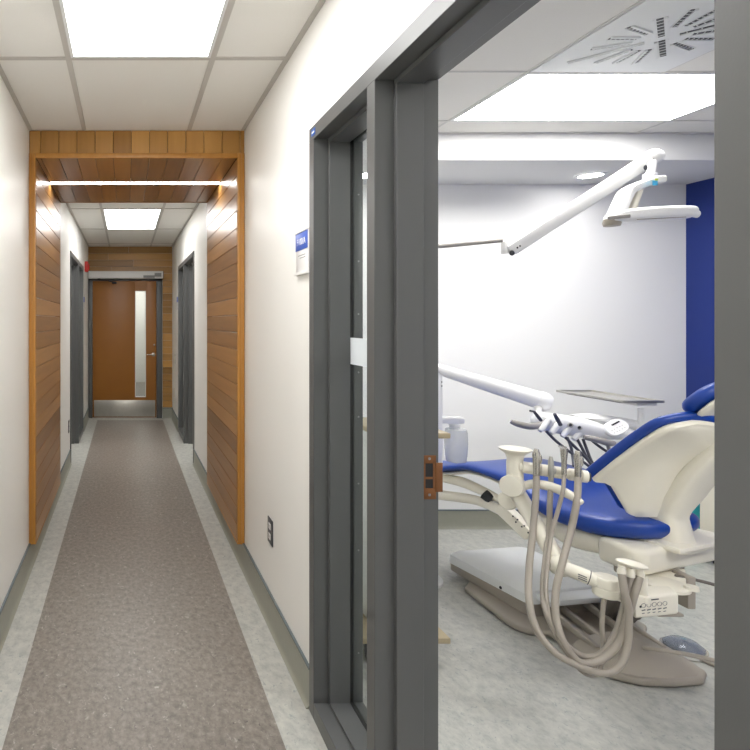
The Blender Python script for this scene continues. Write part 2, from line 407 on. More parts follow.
# strike plate on the mullion's room-side rebate
xs = .690+.139; yy = 1.532
g = G()
zs0, zs1 = .958, 1.078
g.box(xs-.018, xs+.018, yy-.0025, yy-.0005, zs1-.022, zs1, .0005).box(xs-.018, xs+.018, yy-.0025, yy-.0005, zs0, zs0+.030, .0005)
g.box(xs-.018, xs-.011, yy-.0025, yy-.0005, zs0+.028, zs1-.02).box(xs+.010, xs+.018, yy-.0025, yy-.0005, zs0+.028, zs1-.02).box(xs-.012, xs+.011, yy-.0025, yy-.0005, zs0+.055, zs0+.061)
g.box(xs+.016, xs+.036, yy-.0035, yy-.001, zs0+.02, zs1-.02, .001)
sp = link('strike_plate', g, BRASS, d1); sp['label'] = 'bronze strike plate'
link('strike_pocket', G().box(xs-.0115, xs+.0105, yy-.0015, yy-.0003, zs0+.028, zs1-.021), BLACK, sp)
for z in (zs0+.012, zs1-.009): link('screw', G().lathe((xs, yy-.0025, z), [(0, -.001), (.0042, -.001), (.0035, .001), (0, .0012)], (0, -1, 0), 12), SCREW, sp)
# small frame label at the far top corner
fb = link('frame_label', G().box(XR-.0112, XR-.0098, 2.012, 2.052, 2.118, 2.142, .0004), STICKB, d1); fb['label'] = 'small blue label'
link('label_print', G().box(XR-.0118, XR-.0108, 2.020, 2.045, 2.127, 2.133), STICKW, fb)
# frosted band on the sidelight glass
k = link('glass_film', G().box(XR+.1182, XR+.1205, 1.72, 2.03-.012, 1.290, 1.385), DECAL, d1); k['label'] = 'pale frosted film across the pane'

# ------------------------------------------------------------------ wood portal
Y0, Y1 = 3.246, 4.47; ZI = 2.392; XI0, XI1 = -.522, .645
po = empty('trim_1', (.06, (Y0+Y1)/2, .155)); struct(po, 'oak-lined portal across the corridor with horizontal side boards and planked lintel', 'wood portal')
g = G(); z = .160; n = 22; hz = (ZI-.160)/n
for i in range(n): g.box(XL+.001, XI0, Y0+.012, Y1-.008, z+.002, z+hz-.0015, .0018, 1); z += hz
link('side_lining', g, WOODY, po)
g = G(); z = .160
for i in range(n): g.box(XI1, XR-.001, Y0+.012, Y1-.008, z+.002, z+hz-.0015, .0018, 1); z += hz
link('side_lining', g, WOODY, po)
g = G(); x = XL+.001; ws = .1055; first = .068; edges = [XL+.001, XL+.001+first]
while edges[-1] + ws < XR-.001: edges.append(edges[-1]+ws)
edges.append(XR-.001)
for a, b_ in zip(edges, edges[1:]):
    if b_-a > .02: g.box(a+.0012, b_-.0012, Y0+.012, Y0+.03, ZI+.026, ZC-.002, .0015, 1)
link('lintel_boards', g, WOODZ, po)
g = G()
YS0, YS1 = 3.80, 3.875
for a, b_ in zip(edges, edges[1:]):
    a2, b2 = max(a, XI0), min(b_, XI1)
    if b2-a2 > .015:
        g.box(a2+.0015, b2-.0015, Y0+.012, YS0, ZI, ZI+.02, .0015, 1); g.box(a2+.0015, b2-.0015, YS1, Y1-.008, ZI, ZI+.02, .0015, 1)
link('soffit_boards', g, WOODY, po)
g = G().box(XL+.001, XR-.001, Y0+.03, YS0-.004, ZI+.021, ZC-.001).box(XL+.001, XR-.001, YS1+.004, Y1-.01, ZI+.021, ZC-.001)
link('core', g, BLACK, po)
g = G()
for a, b_, xo0, xo1 in ((XI0-.002, XI0-.022, XI0-.022, XL+.002), (XI1+.002, XI1+.024, XI1+.024, XR-.002)):
    g.box(a, b_, Y0-.004, Y0+.012, .155, ZI+.026, .003); g.box(xo0, xo1, Y0+.002, Y0+.012, .155, ZI+.026, .002)
g.box(XI0-.002, XI1+.002, Y0-.004, Y0+.012, ZI-.003, ZI+.026, .003)
g.box(XI0, XI0-.03, Y0+.0, Y1, .150, .160, .001).box(XI1, XI1+.03, Y0+.0, Y1, .150, .160, .001)
link('front_trim', g, AMBER, po)
g = G().box(XI0-.002, XL+.002, Y1-.008, Y1+.006, .155, ZI, .002).box(XI1+.002, XR-.002, Y1-.008, Y1+.006, .155, ZI, .002).box(XL+.002, XR-.002, Y1-.008, Y1+.006, ZI-.003, ZC-.002, .002)
link('rear_trim', g, WOODY, po)
st_ = thing('strip_light', 'slim linear strip light recessed across the wooden portal ceiling', 'light', (.06, (YS0+YS1)/2, ZI))
link('housing', G().box(XI0+.002, XI1-.002, YS0+.001, YS0+.007, ZI-.004, ZI+.03).box(XI0+.002, XI1-.002, YS1-.007, YS1-.001, ZI-.004, ZI+.03).box(XI0+.002, XI1-.002, YS0+.007, YS1-.007, ZI+.02, ZI+.03), ALU, st_)
link('lens', G().box(XI0+.004, XI1-.004, YS0+.007, YS1-.007, ZI-.001, ZI+.012), LED, st_)

# ------------------------------------------------------------------ end wall: planks and door
g = G(); zz = .158; rows = 24; rh = (ZC-.002-zz)/rows
for i in range(rows):
    z0, z1 = zz+i*rh, zz+(i+1)*rh
    spans = [(.545, XR-.002)] if z1 < 2.11 else [(XL+.002, XR-.002)]
    for a, b_ in spans:
        if b_-a > .5:
            c = a+random.uniform(.25, .9); cuts = [a, c, b_]
        else: cuts = [a, b_]
        for p, q in zip(cuts, cuts[1:]): g.box(p+.0008, q-.0008, YE-.012, YE-.0005, z0+.0012, z1-.0012, .001, 1)
w = struct(link('trim_2', g, WOODX), 'horizontal wooden planks cladding the end wall around the door', 'wood cladding')
dr = empty('door_4', (0, YE, 0)); struct(dr, 'amber wooden door with narrow glass pane closing the corridor', 'door')
g = G(); yf = YE-.02
for a, b_ in ((XL+.003, -.500), (.455, .540)): g.box(a, b_, yf, YE+.13, 0, 2.10, .002)
g.box(XL+.003, .540, yf, YE+.13, 2.045, 2.10, .002)
g.box(-.50, -.485, YE+.045, YE+.1, 0, 2.05).box(.44, .455, YE+.045, YE+.1, 0, 2.05)
link('frame', g, FRAME, dr)
lx0, lx1, lz0, lz1 = .135, .297, .31, 1.895
yd0, yd1 = YE+.0, YE+.044
g = G().box(-.497, lx0, yd0, yd1, .008, 2.042, .001).box(lx1, .452, yd0, yd1, .008, 2.042, .001).box(lx0, lx1, yd0, yd1, .008, lz0, .0).box(lx0, lx1, yd0, yd1, lz1, 2.042, .0)
leaf = link('door_leaf', g, DOORW, dr)
g = G(); e = .009
g.box(lx0, lx0+e, yd0-.005, yd1, lz0, lz1).box(lx1-e, lx1, yd0-.005, yd1, lz0, lz1).box(lx0, lx1, yd0-.005, yd1, lz0, lz0+e).box(lx0, lx1, yd0-.005, yd1, lz1-e, lz1)
link('vision_frame', g, ALU, leaf)
link('vision_glass', G().box(lx0+e, lx1-e, yd0+.018, yd0+.026, lz0+e, lz1-e), GLASS, leaf)
link('kick_plate', G().box(-.478, .436, yd0-.003, yd0, .02, .265, .001), STEEL, leaf)
hd = G().lathe((.405, yd0, .945), [(0, 0), (.028, 0), (.028, .008), (.012, .012), (.011, .04), (0, .042)], (0, -1, 0), 20)
hd.tube([(.405, yd0-.042, .945), (.39, yd0-.046, .945), (.29, yd0-.044, .945)], [.010, .010, .008], 10)
link('lever_handle', hd, METAL, leaf)
link('lock_cylinder', G().lathe((.422, yd0, 1.09), [(0, 0), (.012, 0), (.012, .006), (0, .007)], (0, -1, 0), 14), METAL, leaf)
op = thing('door_closer', 'long aluminium automatic operator box mounted over the wooden end door', 'door operator', (0, yf-.05, 2.045))
link('housing', G().box(-.558, .545, yf-.115, yf-.002, 2.072, 2.178, .006), ALU, op)
link('end_cap', G().box(.545, .552, yf-.113, yf-.004, 2.074, 2.176, .003), DARK, op)
link('control_panel', G().box(.255, .42, yf-.117, yf-.1145, 2.078, 2.115).box(.42, .52, yf-.117, yf-.1145, 2.095, 2.15), GREYL, op)
g = G().bar((-.40, yf-.06, 2.055), (-.25, yf-.14, 2.035), .025, .012).bar((-.25, yf-.14, 2.028), (-.17, yf-.015, 2.02), .02, .010)
g.lathe((-.40, yf-.06, 2.045), [(0, 0), (.022, 0), (.022, .03), (0, .03)], (0, 0, 1), 14).box(-.205, -.14, yf-.03, yf+.018, 1.998, 2.03, .003)
link('closer_arm', g, DARK, op)

# ------------------------------------------------------------------ wall fittings
def outlet(name, label, X, s, y, z, w=.07, h=.115, cat='outlet', dark=False, group=None):
    """s: direction off the wall"""
    r = thing(name, label, cat, (X, y, z), group)
    link('face_plate', G().box(X+s*.0008, X+s*.006, y-w/2, y+w/2, z-h/2, z+h/2, .002), STEEL if dark else CREAM, r)
    for dz in (-.024, .024):
        sk = link('socket', G().box(X+s*.006, X+s*.0085, y-.017, y+.017, z+dz-.015, z+dz+.015, .003), WHITEP, r)
        link('slots', G().box(X+s*.0085, X+s*.0088, y-.008, y-.006, z+dz-.004, z+dz+.007).box(X+s*.0085, X+s*.0088, y+.006, y+.008, z+dz-.004, z+dz+.007), DARK, sk)
    return r
DPL = mat('dark_plate', srgb(70, 70, 72), .4)
o = outlet('wall_outlet', 'double power outlet with dark plate on the near right wall below the room sign', XR, -1, 2.665, .445, .085, .12)
for ch in o.children:
    if ch.name.startswith('face_plate'): ch.data.materials[0] = DPL
o = outlet('wall_outlet', 'double power outlet low on left wall just beyond the portal', XL, 1, 5.5, .41, .08, .12)
for ch in o.children:
    if ch.name.startswith('face_plate'): ch.data.materials[0] = DPL
outlet('wall_outlet', 'small power outlet low on right wall beside the end door', XR, -1, 7.95, .43, .075, .12)
sw = thing('light_switch', 'steel switch plate on the right wall near the end door', 'switch', (XR, 7.85, .9))
link('face_plate', G().box(XR-.006, XR-.0008, 7.78, 7.92, .85, .98, .002), STEEL, sw)
for yy_ in (7.82, 7.88): link('toggle', G().box(XR-.012, XR-.006, yy_-.012, yy_+.012, .885, .945, .002), CREAM, sw)

def sign(label, X, s, y0, y1, z0, z1, txt, full):
    r = thing('room_sign', label, 'sign', (X, (y0+y1)/2, z0), None)
    link('backing', G().box(X+s*.0008, X+s*.008, y0, y1, z0, z1, .001), WHITEP, r)
    zm = z0+(z1-z0)*.56
    hb = link('header', G().box(X+s*.008, X+s*.0105, y0+.001, y1-.001, zm, z1-.006, .0005), SIGNB, r); hb['label'] = 'blue sign header'
    link('top_rail', G().box(X+s*.0008, X+s*.014, y0-.002, y1+.002, z1-.006, z1+.001, .001), ALU, r)
    link('bottom_rail', G().box(X+s*.0008, X+s*.016, y0-.002, y1+.002, z0-.003, z0+.008, .001), ALU, r)
    if full:
        yc = (y0+y1)/2
        M = Matrix.Translation((X+s*.0108, yc, zm+(z1-zm)*.42)) @ (Matrix(((0, 0, -1, 0), (-1, 0, 0, 0), (0, 1, 0, 0), (0, 0, 0, 1))) if s < 0 else Matrix(((0, 0, 1, 0), (1, 0, 0, 0), (0, 1, 0, 0), (0, 0, 0, 1))))
        text('lettering', txt, .036, STICKW, r, M)
        g = G()
        for k in range(2): g.box(X+s*.008, X+s*.0083, y0+.03, y1-.03-.02*k, zm-.022-.010*k, zm-.0195-.010*k)
        link('small_print', g, GREYL, r)
    return r
sign('blue and white room sign on the near right wall beside the big grey frame', XR, -1, 2.100, 2.247, 1.628, 1.795, 'F100/A', True)
sign('small room sign on the right wall past the far grey frame', XR, -1, 7.36, 7.52, 1.60, 1.77, '', False)
sign('small room sign on the left wall past the far grey frame', XL, 1, 7.36, 7.52, 1.60, 1.77, '', False)
fa = thing('fire_alarm', 'small red fire alarm high on the left wall near the end door', 'alarm', (XL, 7.7, 2.12))
link('body', G().box(XL+.001, XL+.045, 7.64, 7.76, 2.12, 2.26, .006), RED, fa)
link('strobe_lens', G().box(XL+.045, XL+.062, 7.68, 7.72, 2.15, 2.23, .004), RED, fa)

# ------------------------------------------------------------------ ceiling lights
def troffer(label, x0, x1, y0, y1, m, group=None):
    r = thing('ceiling_light', label, 'light', ((x0+x1)/2, (y0+y1)/2, ZC-.006), group)
    e = .014
    g = G().box(x0, x1, y0, y0+e, ZC-.006, ZC-.0002).box(x0, x1, y1-e, y1, ZC-.006, ZC-.0002).box(x0, x0+e, y0+e, y1-e, ZC-.006, ZC-.0002).box(x1-e, x1, y0+e, y1-e, ZC-.006, ZC-.0002)
    link('frame', g, WHITE2, r)
    link('diffuser', G().box(x0+e, x1-e, y0+e, y1-e, ZC-.005, ZC-.0004), m, r)
    return r
troffer('glowing rectangular ceiling panel in the near corridor ceiling above the viewer', -.231, .354, 1.152, 2.351, PANEL)
troffer('smaller-looking glowing ceiling panel beyond the wood portal', -.231, .354, 5.537, 6.728, PANEL)
troffer('glowing ceiling panel behind the viewpoint', -.231, .354, -1.29, -.092, PANEL)
troffer('wide glowing ceiling panel over the blue treatment chair', 1.791, 2.999, 2.496, 3.094, PANELOP)
troffer('glowing ceiling panel over the near part of the treatment room', 1.791, 2.999, .056, .654, PANELOP)
for nm, x0, x1, y0, y1 in (('glowing panel in the ceiling far beyond the end door', -.3, .3, 12.2, 12.8), ('glowing panel in the ceiling just beyond the end door', -.3, .3, 9.6, 10.2), ('glowing panel in the room behind the far right opening', 1.1, 1.7, 6.0, 6.6), ('glowing panel in the room behind the far left opening', -1.6, -1.0, 6.0, 6.6)):
    troffer(nm, x0, x1, y0, y1, PANEL)
def can(label, x, y):
    r = thing('recessed_downlight', label, 'light', (x, y, 2.39))
    link('trim_ring', G().loft([[Vector((x+q*math.cos(a), y+q*math.sin(a), z)) for a in [2*PI*k/36 for k in range(36)]] for q, z in ((.088, 2.3945), (.088, 2.391), (.066, 2.388), (.064, 2.3945))], cap=False), WHITE2, r)
    link('lens', G().lathe((x, y, 2.3895), [(0, 0), (.065, 0), (.065, .005), (0, .005)], seg=32), DOWN, r)
can('round recessed downlight in the soffit above the surgical lamp arm', 3.02, 3.64)
can('round recessed downlight at the left end of the soffit', 1.55, 3.64)

# air diffuser with radial slots
df = thing('air_diffuser', 'square white swirl air diffuser with radial slots in treatment room ceiling', 'vent', (2.09, 2.185, ZC-.006))
x0, x1, y0, y1 = 1.793, 2.387, 1.888, 2.482
link('panel', G().box(x0, x1, y0, y1, ZC-.0075, ZC-.0002, .001), WHITE2, df)
gs = G(); gl = G(); cx, cy = 2.09, 2.185
for k in range(16):
    a = 2*PI*k/16
    d = Vector((math.cos(a), math.sin(a), 0)); s_ = Vector((-d.y, d.x, 0))
    r1 = .205/max(abs(d.x), abs(d.y)); r0 = .05 if k in (6, 14) else (.022 if k in (2, 10) else .095)
    if k in (2, 10): r1 = .205
    wd = 1.6 if k in (2, 10) else 1
    p, q = Vector((cx, cy, ZC-.0085))+d*r0, Vector((cx, cy, ZC-.0085))+d*r1
    gs.bar(p, q, .012*wd, .0018, 0)
    gl.bar(p+s_*.011*wd+Vector((0, 0, -.002)), q+s_*.011*wd+Vector((0, 0, -.002)), .009, .006, 0)
    gl.bar(p-s_*.011*wd, q-s_*.011*wd, .003, .003, 0)
    for j in range(6):
        c = p.lerp(q, (j+.5)/6)+Vector((0, 0, -.001)); gl.bar(c-s_*.006*wd, c+s_*.006*wd, .003, .002, 0)
link('slots', gs, DARK, df); link('deflector_blades', gl, WHITE2, df)

# ------------------------------------------------------------------ dental chair
XCc = 2.13
def sring(x, y, z, hw, hh, n=28, e=3.2, tilt=0, flat=1):
    """superellipse ring in the xz plane at y; tilt shears z by x"""
    out = []
    for k in range(n):
        a = 2*PI*k/n; c, s = math.cos(a), math.sin(a)
        px = math.copysign(abs(c)**(2/e), c)*hw; pz = math.copysign(abs(s)**(2/e), s)*hh
        out.append(Vector((x+px, y, z+pz+tilt*px)))
    return out
def interp(secs, n):
    out = []
    for i in range(len(secs)-1):
        p0, p1, p2, p3 = secs[max(i-1, 0)], secs[i], secs[i+1], secs[min(i+2, len(secs)-1)]
        for k in range(n):
            t = k/n
            out.append(tuple(.5*((2*b)+(c-a)*t+(2*a-5*b+4*c-d)*t*t+(3*b-a-3*c+d)*t**3) for a, b, c, d in zip(p0, p1, p2, p3)))
    out.append(secs[-1]); return out
def turn(g, deg, px, py, qx=None, qy=None):
    """swivel geometry about (px, py), landing the pivot on (qx, qy)"""
    a = math.radians(deg); c, s = math.cos(a), math.sin(a)
    qx = px if qx is None else qx; qy = py if qy is None else qy
    for v in g.bm.verts:
        dx, dy = v.co.x-px, v.co.y-py; v.co.x = qx+dx*c-dy*s; v.co.y = qy+dx*s+dy*c
    return g
def up_(g): return turn(g, 18, XCc, 2.35, 2.10, 2.35)     # the chair body is swivelled on its base
def dn_(g): return turn(g, 9, 2.13, 2.9)
ch = thing('dental_chair', 'reclined dental chair with royal blue cushions and cream shell in treatment room', 'dental chair', (XCc, 2.6, 0))
# seat cushion (y, z, half width, half height)
secs = interp([(3.60, .552, .06, .010), (3.57, .555, .14, .020), (3.45, .572, .205, .024), (3.25, .612, .222, .024), (3.12, .648, .232, .024), (3.0, .685, .24, .024), (2.89, .714, .25, .025), (2.75, .714, .258, .032), (2.64, .700, .266, .040), (2.52, .640, .272, .056), (2.40, .628, .277, .062), (2.31, .628, .260, .060), (2.24, .634, .216, .052), (2.19, .64, .16, .042), (2.165, .645, .105, .026), (2.155, .645, .055, .012)], 4)
rings = []
for y, z, hw, hh in secs:
    r = sring(XCc, y, z, hw, hh, 32, 2.8)
    for v in r:    # hollow the upper face slightly, raised side bolsters
        if v.z > z: v.z -= .016*(1-abs((v.x-XCc)/hw)**2)*min(1, hh/.05)
    rings.append(r)
link('seat_cushion', up_(G().loft(rings)), BLUE, ch, sharp=60)
# underside shells
secs = interp([(2.31, .548, .235, .053), (2.44, .54, .235, .062), (2.54, .568, .232, .042), (2.70, .668, .225, .016), (2.9, .682, .215, .012), (3.1, .624, .205, .012), (3.4, .548, .18, .010), (3.5, .53, .12, .006)], 4)
link('seat_shell', up_(G().loft([sring(XCc, y, z, hw, hh, 28, 3.5) for y, z, hw, hh in secs])), CREAM, ch, sharp=50)
hs = G().prism([(1.885, 2.31), (1.865, 2.19), (1.895, 2.145), (2.365, 2.145), (2.395, 2.19), (2.375, 2.31)], 2, .492, .588, .02, 3)
hs.box(2.0, 2.26, 2.10, 2.29, .575, .600, .012)
link('seat_housing', up_(hs), CREAM, ch)
# back surfaces
def back_pt(x, t):
    """x in -1..1 across, t 0..1 up; returns a point of the shell's rear surface"""
    a = abs(x)
    Lp = [Vector((.265, 2.300, .80)), Vector((.262, 2.21, .905)), Vector((.257, 2.13, .992)), Vector((.245, 2.067, 1.052)), Vector((.17, 2.03, 1.075))]
    Cp = [Vector((0, 2.195, .675)), Vector((0, 2.15, .79)), Vector((0, 2.10, .89)), Vector((0, 2.035, .98)), Vector((0, 1.985, 1.05))]
    f = t*4; i = min(int(f), 3); f -= i
    def cr(P_):
        p0, p1, p2, p3 = P_[max(i-1, 0)], P_[i], P_[i+1], P_[min(i+2, 4)]
        return .5*((2*p1)+(p2-p0)*f+(2*p0-5*p1+4*p2-p3)*f*f+(3*p1-p0-3*p2+p3)*f**3)
    l, c = cr(Lp), cr(Cp)
    u = a*a*(3-2*a) if True else a
    w0 = max(0, min(1, (a-.62)/.27)); w0 = w0*w0*(3-2*w0)
    m_ = max(0, 1-t/.35); gz = u*(1-m_)+w0*m_
    y = c.y+(l.y-c.y)*a**2.2; z = c.z+(l.z-c.z)*gz
    return Vector((XCc+math.copysign(l.x*a, x), y, z))
def back_slab(o0, o1, grow, nx=24, nt=18, trim=0):
    N = Vector((0, .72, .69))
    g = G(); b = g.bm
    def grid(off, gr):
        rows = []
        for j in range(nt+1):
            row = []
            for i in range(nx+1):
                x = -1+2*i/nx; t = j/nt; p = back_pt(x, t)
                c = back_pt(0, .5)
                q = p + N*off
                dx = (p.x-XCc)
                q.x += gr*x
                e = Vector((0, -.69, .72)); q += e*gr*(2*t-1)
                row.append(q)
            rows.append(row)
        return rows
    th = abs(o1-o0)
    offs = [(o0, grow-.35*th), (o0+.15*(o1-o0), grow-.08*th), (o0+.5*(o1-o0), grow), (o0+.85*(o1-o0), grow-.08*th), (o1, grow-.35*th)]
    grids = [grid(o, g_) for o, g_ in offs]
    def per(gd):
        return [gd[0][i] for i in range(nx)]+[gd[j][nx] for j in range(nt)]+[gd[nt][i] for i in range(nx, 0, -1)]+[gd[j][0] for j in range(nt, 0, -1)]
    idx = lambda k: k
    def addgrid(gd, flip):
        vs = [[b.verts.new(p) for p in r] for r in gd]
        for j in range(nt):
            for i in range(nx):
                f = (vs[j][i], vs[j][i+1], vs[j+1][i+1], vs[j+1][i]); b.faces.new(f if flip else f[::-1])
        return per(vs)
    rings = [addgrid(grids[0], True)]
    for gd in grids[1:-1]: rings.append([b.verts.new(p) for p in per(gd)])
    rings.append(addgrid(grids[-1], False))
    n = len(rings[0])
    for a, c in zip(rings, rings[1:]):
        for k in range(n): b.faces.new((a[k], a[(k+1) % n], c[(k+1) % n], c[k]))
    bmesh.ops.recalc_face_normals(b, faces=b.faces)
    return g
link('back_shell', up_(back_slab(0, .028, 0)), CREAM, ch, sharp=50)
link('back_cushion', up_(back_slab(.029, .062, .006)), BLUE, ch, sharp=60)
# support column
def oring(c, hw, hd, ax=(0, 0, 1), n=24, e=3):
    c = Vector(c); q = Vector((0, 0, 1)).rotation_difference(Vector(ax).normalized()); out = []
    for k in range(n):
        a = 2*PI*k/n; cc, s = math.cos(a), math.sin(a)
        out.append(c+q @ Vector((math.copysign(abs(cc)**(2/e), cc)*hw, math.copysign(abs(s)**(2/e), s)*hd, 0)))
    return out
rr = interp([(2.185, .56, .080, .070), (2.188, .62, .072, .058), (2.192, .70, .076, .046), (2.150, .79, .088, .040), (2.102, .88, .092, .034), (2.045, .97, .080, .028), (1.99, 1.06, .052, .022), (1.972, 1.10, .04, .016)], 4)
rings = []
for i, (y, z, hw, hd) in enumerate(rr):
    xo = -.022*max(0, min(1, (.80-z)/.12)); hw -= .010*max(0, min(1, (.76-z)/.05))
    a, c = rr[max(i-1, 0)], rr[min(i+1, len(rr)-1)]
    rings.append(oring((XCc+xo, y, z), hw, hd, (0, c[0]-a[0], c[1]-a[1])))
link('back_support', up_(G().loft(rings)), CREAM, ch, sharp=50)
# headrest
hax = Vector((0, -.55, .83)).normalized()
def pad(cx_, cy_, cz, hw, hl, th, rx):
    M = Matrix.Rotation(rx, 4, 'X'); g = G()
    rings = []
    for f, o in ((.80, -1), (.95, -.75), (1, -.2), (1, .3), (.93, .8), (.75, 1)):
        ring = []
        for k in range(36):
            a = 2*PI*k/36; c, s = math.cos(a), math.sin(a)
            px = math.copysign(abs(c)**.75, c)*hw*(1-.10*s); pz = math.copysign(abs(s)**.8, s)*hl
            ring.append(Vector((cx_, cy_, cz))+M @ Vector((px*f, o*th/2, pz*f)))
        rings.append(ring)
    return g.loft(rings)
hr = link('headrest_cushion', up_(pad(XCc, 2.045, 1.165, .165, .085, .05, math.radians(40))), BLUE, ch, sharp=60)
link('headrest_shell', up_(pad(XCc, 2.014, 1.142, .156, .079, .022, math.radians(40))), CREAM, ch, sharp=50)
link('neck_pad', up_(G().loft([sring(XCc, 2.04-.02*abs(k), 1.082, .13-.05*abs(k), .024-.012*abs(k), 24, 2.6) for k in (-1, -.6, 0, .6, 1)][:3])), BLUE, ch)
g = G().bar((XCc, 1.975, 1.06), (XCc, 1.985, 1.15), .07, .014, .003, (0, 1, 0)).lathe((XCc-.035, 1.975, 1.10), [(0, 0), (.02, 0), (.02, .07), (0, .07)], (1, 0, 0), 16)
link('headrest_bracket', up_(g), METAL, ch)
# base
bp = [(1.80, 2.98), (1.80, 2.66), (1.812, 2.60), (1.85, 2.565), (1.925, 2.55), (1.935, 2.44), (1.92, 2.33), (1.945, 2.25), (2.03, 2.205), (2.15, 2.193), (2.28, 2.21), (2.345, 2.26), (2.352, 2.38), (2.345, 2.53), (2.42, 2.60), (2.44, 3.00), (2.36, 3.06), (1.88, 3.06)]
g = G().prism(bp, 2, .004, .034, .012, 3)
g.loft([[Vector((XCc+(p[0]-XCc)*f, 2.45+(p[1]-2.45)*f, z)) for p in bp[5:14]] for f, z in ((.95, .03), (.86, .05), (.68, .068), (.4, .08))])
link('base_plate', g, TAUPE, ch)
g = G()
for x in (1.99, 2.06, 2.20, 2.27): g.bar((x, 2.72, .095), (x, 2.36, .06), .022, .03, .006)
link('base_ribs', g, TAUPE, ch)
def rr_rect(x0, x1, y0, y1, z, r=.04, n=5, zf=0):
    pts = []
    for cx_, cy_, a0 in ((x1-r, y0+r, -PI/2), (x1-r, y1-r, 0), (x0+r, y1-r, PI/2), (x0+r, y0+r, PI)):
        for k in range(n+1):
            a = a0+PI/2*k/n; y = cy_+r*math.sin(a); pts.append(Vector((cx_+r*math.cos(a), y, z+zf*(y-y0))))
    return pts
g = G().loft([rr_rect(1.885, 2.38, 2.70, 3.24, .036, zf=-.0), rr_rect(1.885, 2.38, 2.70, 3.24, .095, zf=-.04)])
link('cover_skirt', dn_(g), TAUPE, ch)
g = G().loft([rr_rect(1.88, 2.385, 2.695, 3.245, .096, zf=-.04), rr_rect(1.885, 2.38, 2.70, 3.24, .135, zf=-.03), rr_rect(1.905, 2.36, 2.71, 3.22, .152, zf=-.03), rr_rect(1.96, 2.30, 2.75, 3.15, .160, zf=-.03)])
g.box(1.92, 2.35, 2.63, 2.72, .112, .142, .01)
cv = link('base_cover', dn_(g), WHITE2, ch)
link('release_button', dn_(G().lathe((1.878, 2.86, .102), [(0, 0), (.008, 0), (.006, .004), (0, .004)], (-1, 0, 0), 12)), DARK, cv)
g = G().bar((2.23, 2.62, .075), (2.15, 2.30, .42), .045, .06, .012).bar((2.37, 2.62, .075), (2.24, 2.33, .42), .045, .06, .012).bar((2.30, 2.62, .05), (2.20, 2.36, .34), .10, .05, .01)
link('lift_arm', g, TAUPED, ch)
g = G().box(2.05, 2.24, 2.24, 2.36, .39, .495, .01)
link('lift_bracket', g, TAUPE, ch)
g = G().lathe((1.975, 2.05, .470), [(0, 0), (.062, 0), (.068, .004), (.068, .014), (.06, .018), (0, .018)], seg=32).bar((1.975, 2.05, .479), (2.12, 2.2, .479), .11, .016, .004)
sw_ = link('swivel_plate', g, CREAM, ch)
link('pivot_cap', G().lathe((2.02, 2.0, .486), [(0, 0), (.022, 0), (.02, .012), (0, .014)], seg=20), CREAM, sw_)
link('side_plate', G().box(2.083, 2.113, 2.075, 2.14, .376, .495, .004), TAUPE, ch)
pwr = G().tube([(2.06, 2.10, .49), (2.18, 2.06, .47), (2.30, 2.00, .42), (2.45, 1.95, .33)], .006, 8, 6)
link('power_cord', pwr, TAUPED, ch)

# ------------------------------------------------------------------ assistant arm beside the chair
aa = thing('assistant_arm', 'cream assistant instrument arm with holder bar in front of the blue chair seat', 'dental arm', P(610, 600, 1.95))
b1 = Vector(P(633, 605, 1.96)); b2 = Vector(P(684, 605, 1.96))
g = G().prism([(P(630, 0, 1.93).x, 1.93), (P(635, 0, 1.90).x, 1.90), (P(679, 0, 1.93).x, 1.93), (P(681, 0, 1.95).x, 1.99), (P(640, 0, 1.95).x, 1.99)], 2, .432, .506, .01, 3)
jb = link('junction_box', g, CREAM, aa)
link('lower_lip', G().box(1.84, 1.93, 1.935, 1.985, .421, .432, .004), TAUPE, jb)
# printed hose diagram on the near face of the box
pa = Vector((P(635, 0, 1.9).x, 1.90, 0)); pb = Vector((P(679, 0, 1.93).x, 1.93, 0)); dd = (pb-pa).normalized(); nn = Vector((dd.y, -dd.x, 0))
g = G()
def onface(s0, z): return pa+dd*s0+nn*.0006+Vector((0, 0, z))
for s0 in (.034, .056, .078, .100, .122):
    for r_ in (.009,):
        pts = [onface(s0+r_*math.cos(a), .477+.007*math.sin(a)) for a in [2*PI*k/10 for k in range(11)]]
        g.tube(pts, .0007, 5)
    g.bar(onface(s0-.007, .460), onface(s0+.007, .462), .0012, .003, 0); g.bar(onface(s0-.006, .450), onface(s0+.004, .451), .0012, .002, 0)
link('printed_diagram', g, INK, jb)
link('slot', G().bar(onface(.065, .494), onface(.095, .4945), .003, .003, 0), DARK, jb)
link('plug', G().ell(onface(.022, .474), .004, .002, .004), DARK, jb)
c = P(641, 590, 1.93)
g = G().tube([c+Vector((0, 0, -.03)), c+Vector((0, 0, .05))], .018, 20).lathe(c+Vector((0, 0, -.036)), [(0, 0), (.026, 0), (.026, .02), (.022, .022), (0, .022)], seg=24)
link('hose_post', g, CREAM, aa)
c = P(632, 564, 1.91); Mt = Matrix.Rotation(math.radians(12), 4, 'Y')
cap_ = link('hose_cap', G().ell(c, .052, .032, .012, Mt), CREAM, aa)
for u, v in ((621.5, 571), (630.5, 573), (640, 574)):
    q = P(u, v, 1.90); link('hose_port', G().lathe(q+Vector((0, 0, -.012)), [(0, 0), (.0125, 0), (.0125, .014), (.010, .020), (.010, .03), (0, .03)], seg=20), CREAM, cap_)
c = P(606.5, 585, 1.95)
g = G().lathe(c+Vector((0, 0, -.037)), [(0, 0), (.036, 0), (.040, .004), (.040, .03), (.038, .032), (.040, .034), (.041, .058), (.036, .066), (0, .068)], seg=32).bar(c+Vector((0, 0, -.015)), P(636, 600, 1.96), .05, .045, .008)
link('pivot_joint', g, CREAM, aa)
t0, t1 = P(560, 566, 2.02), P(600, 582, 1.955)
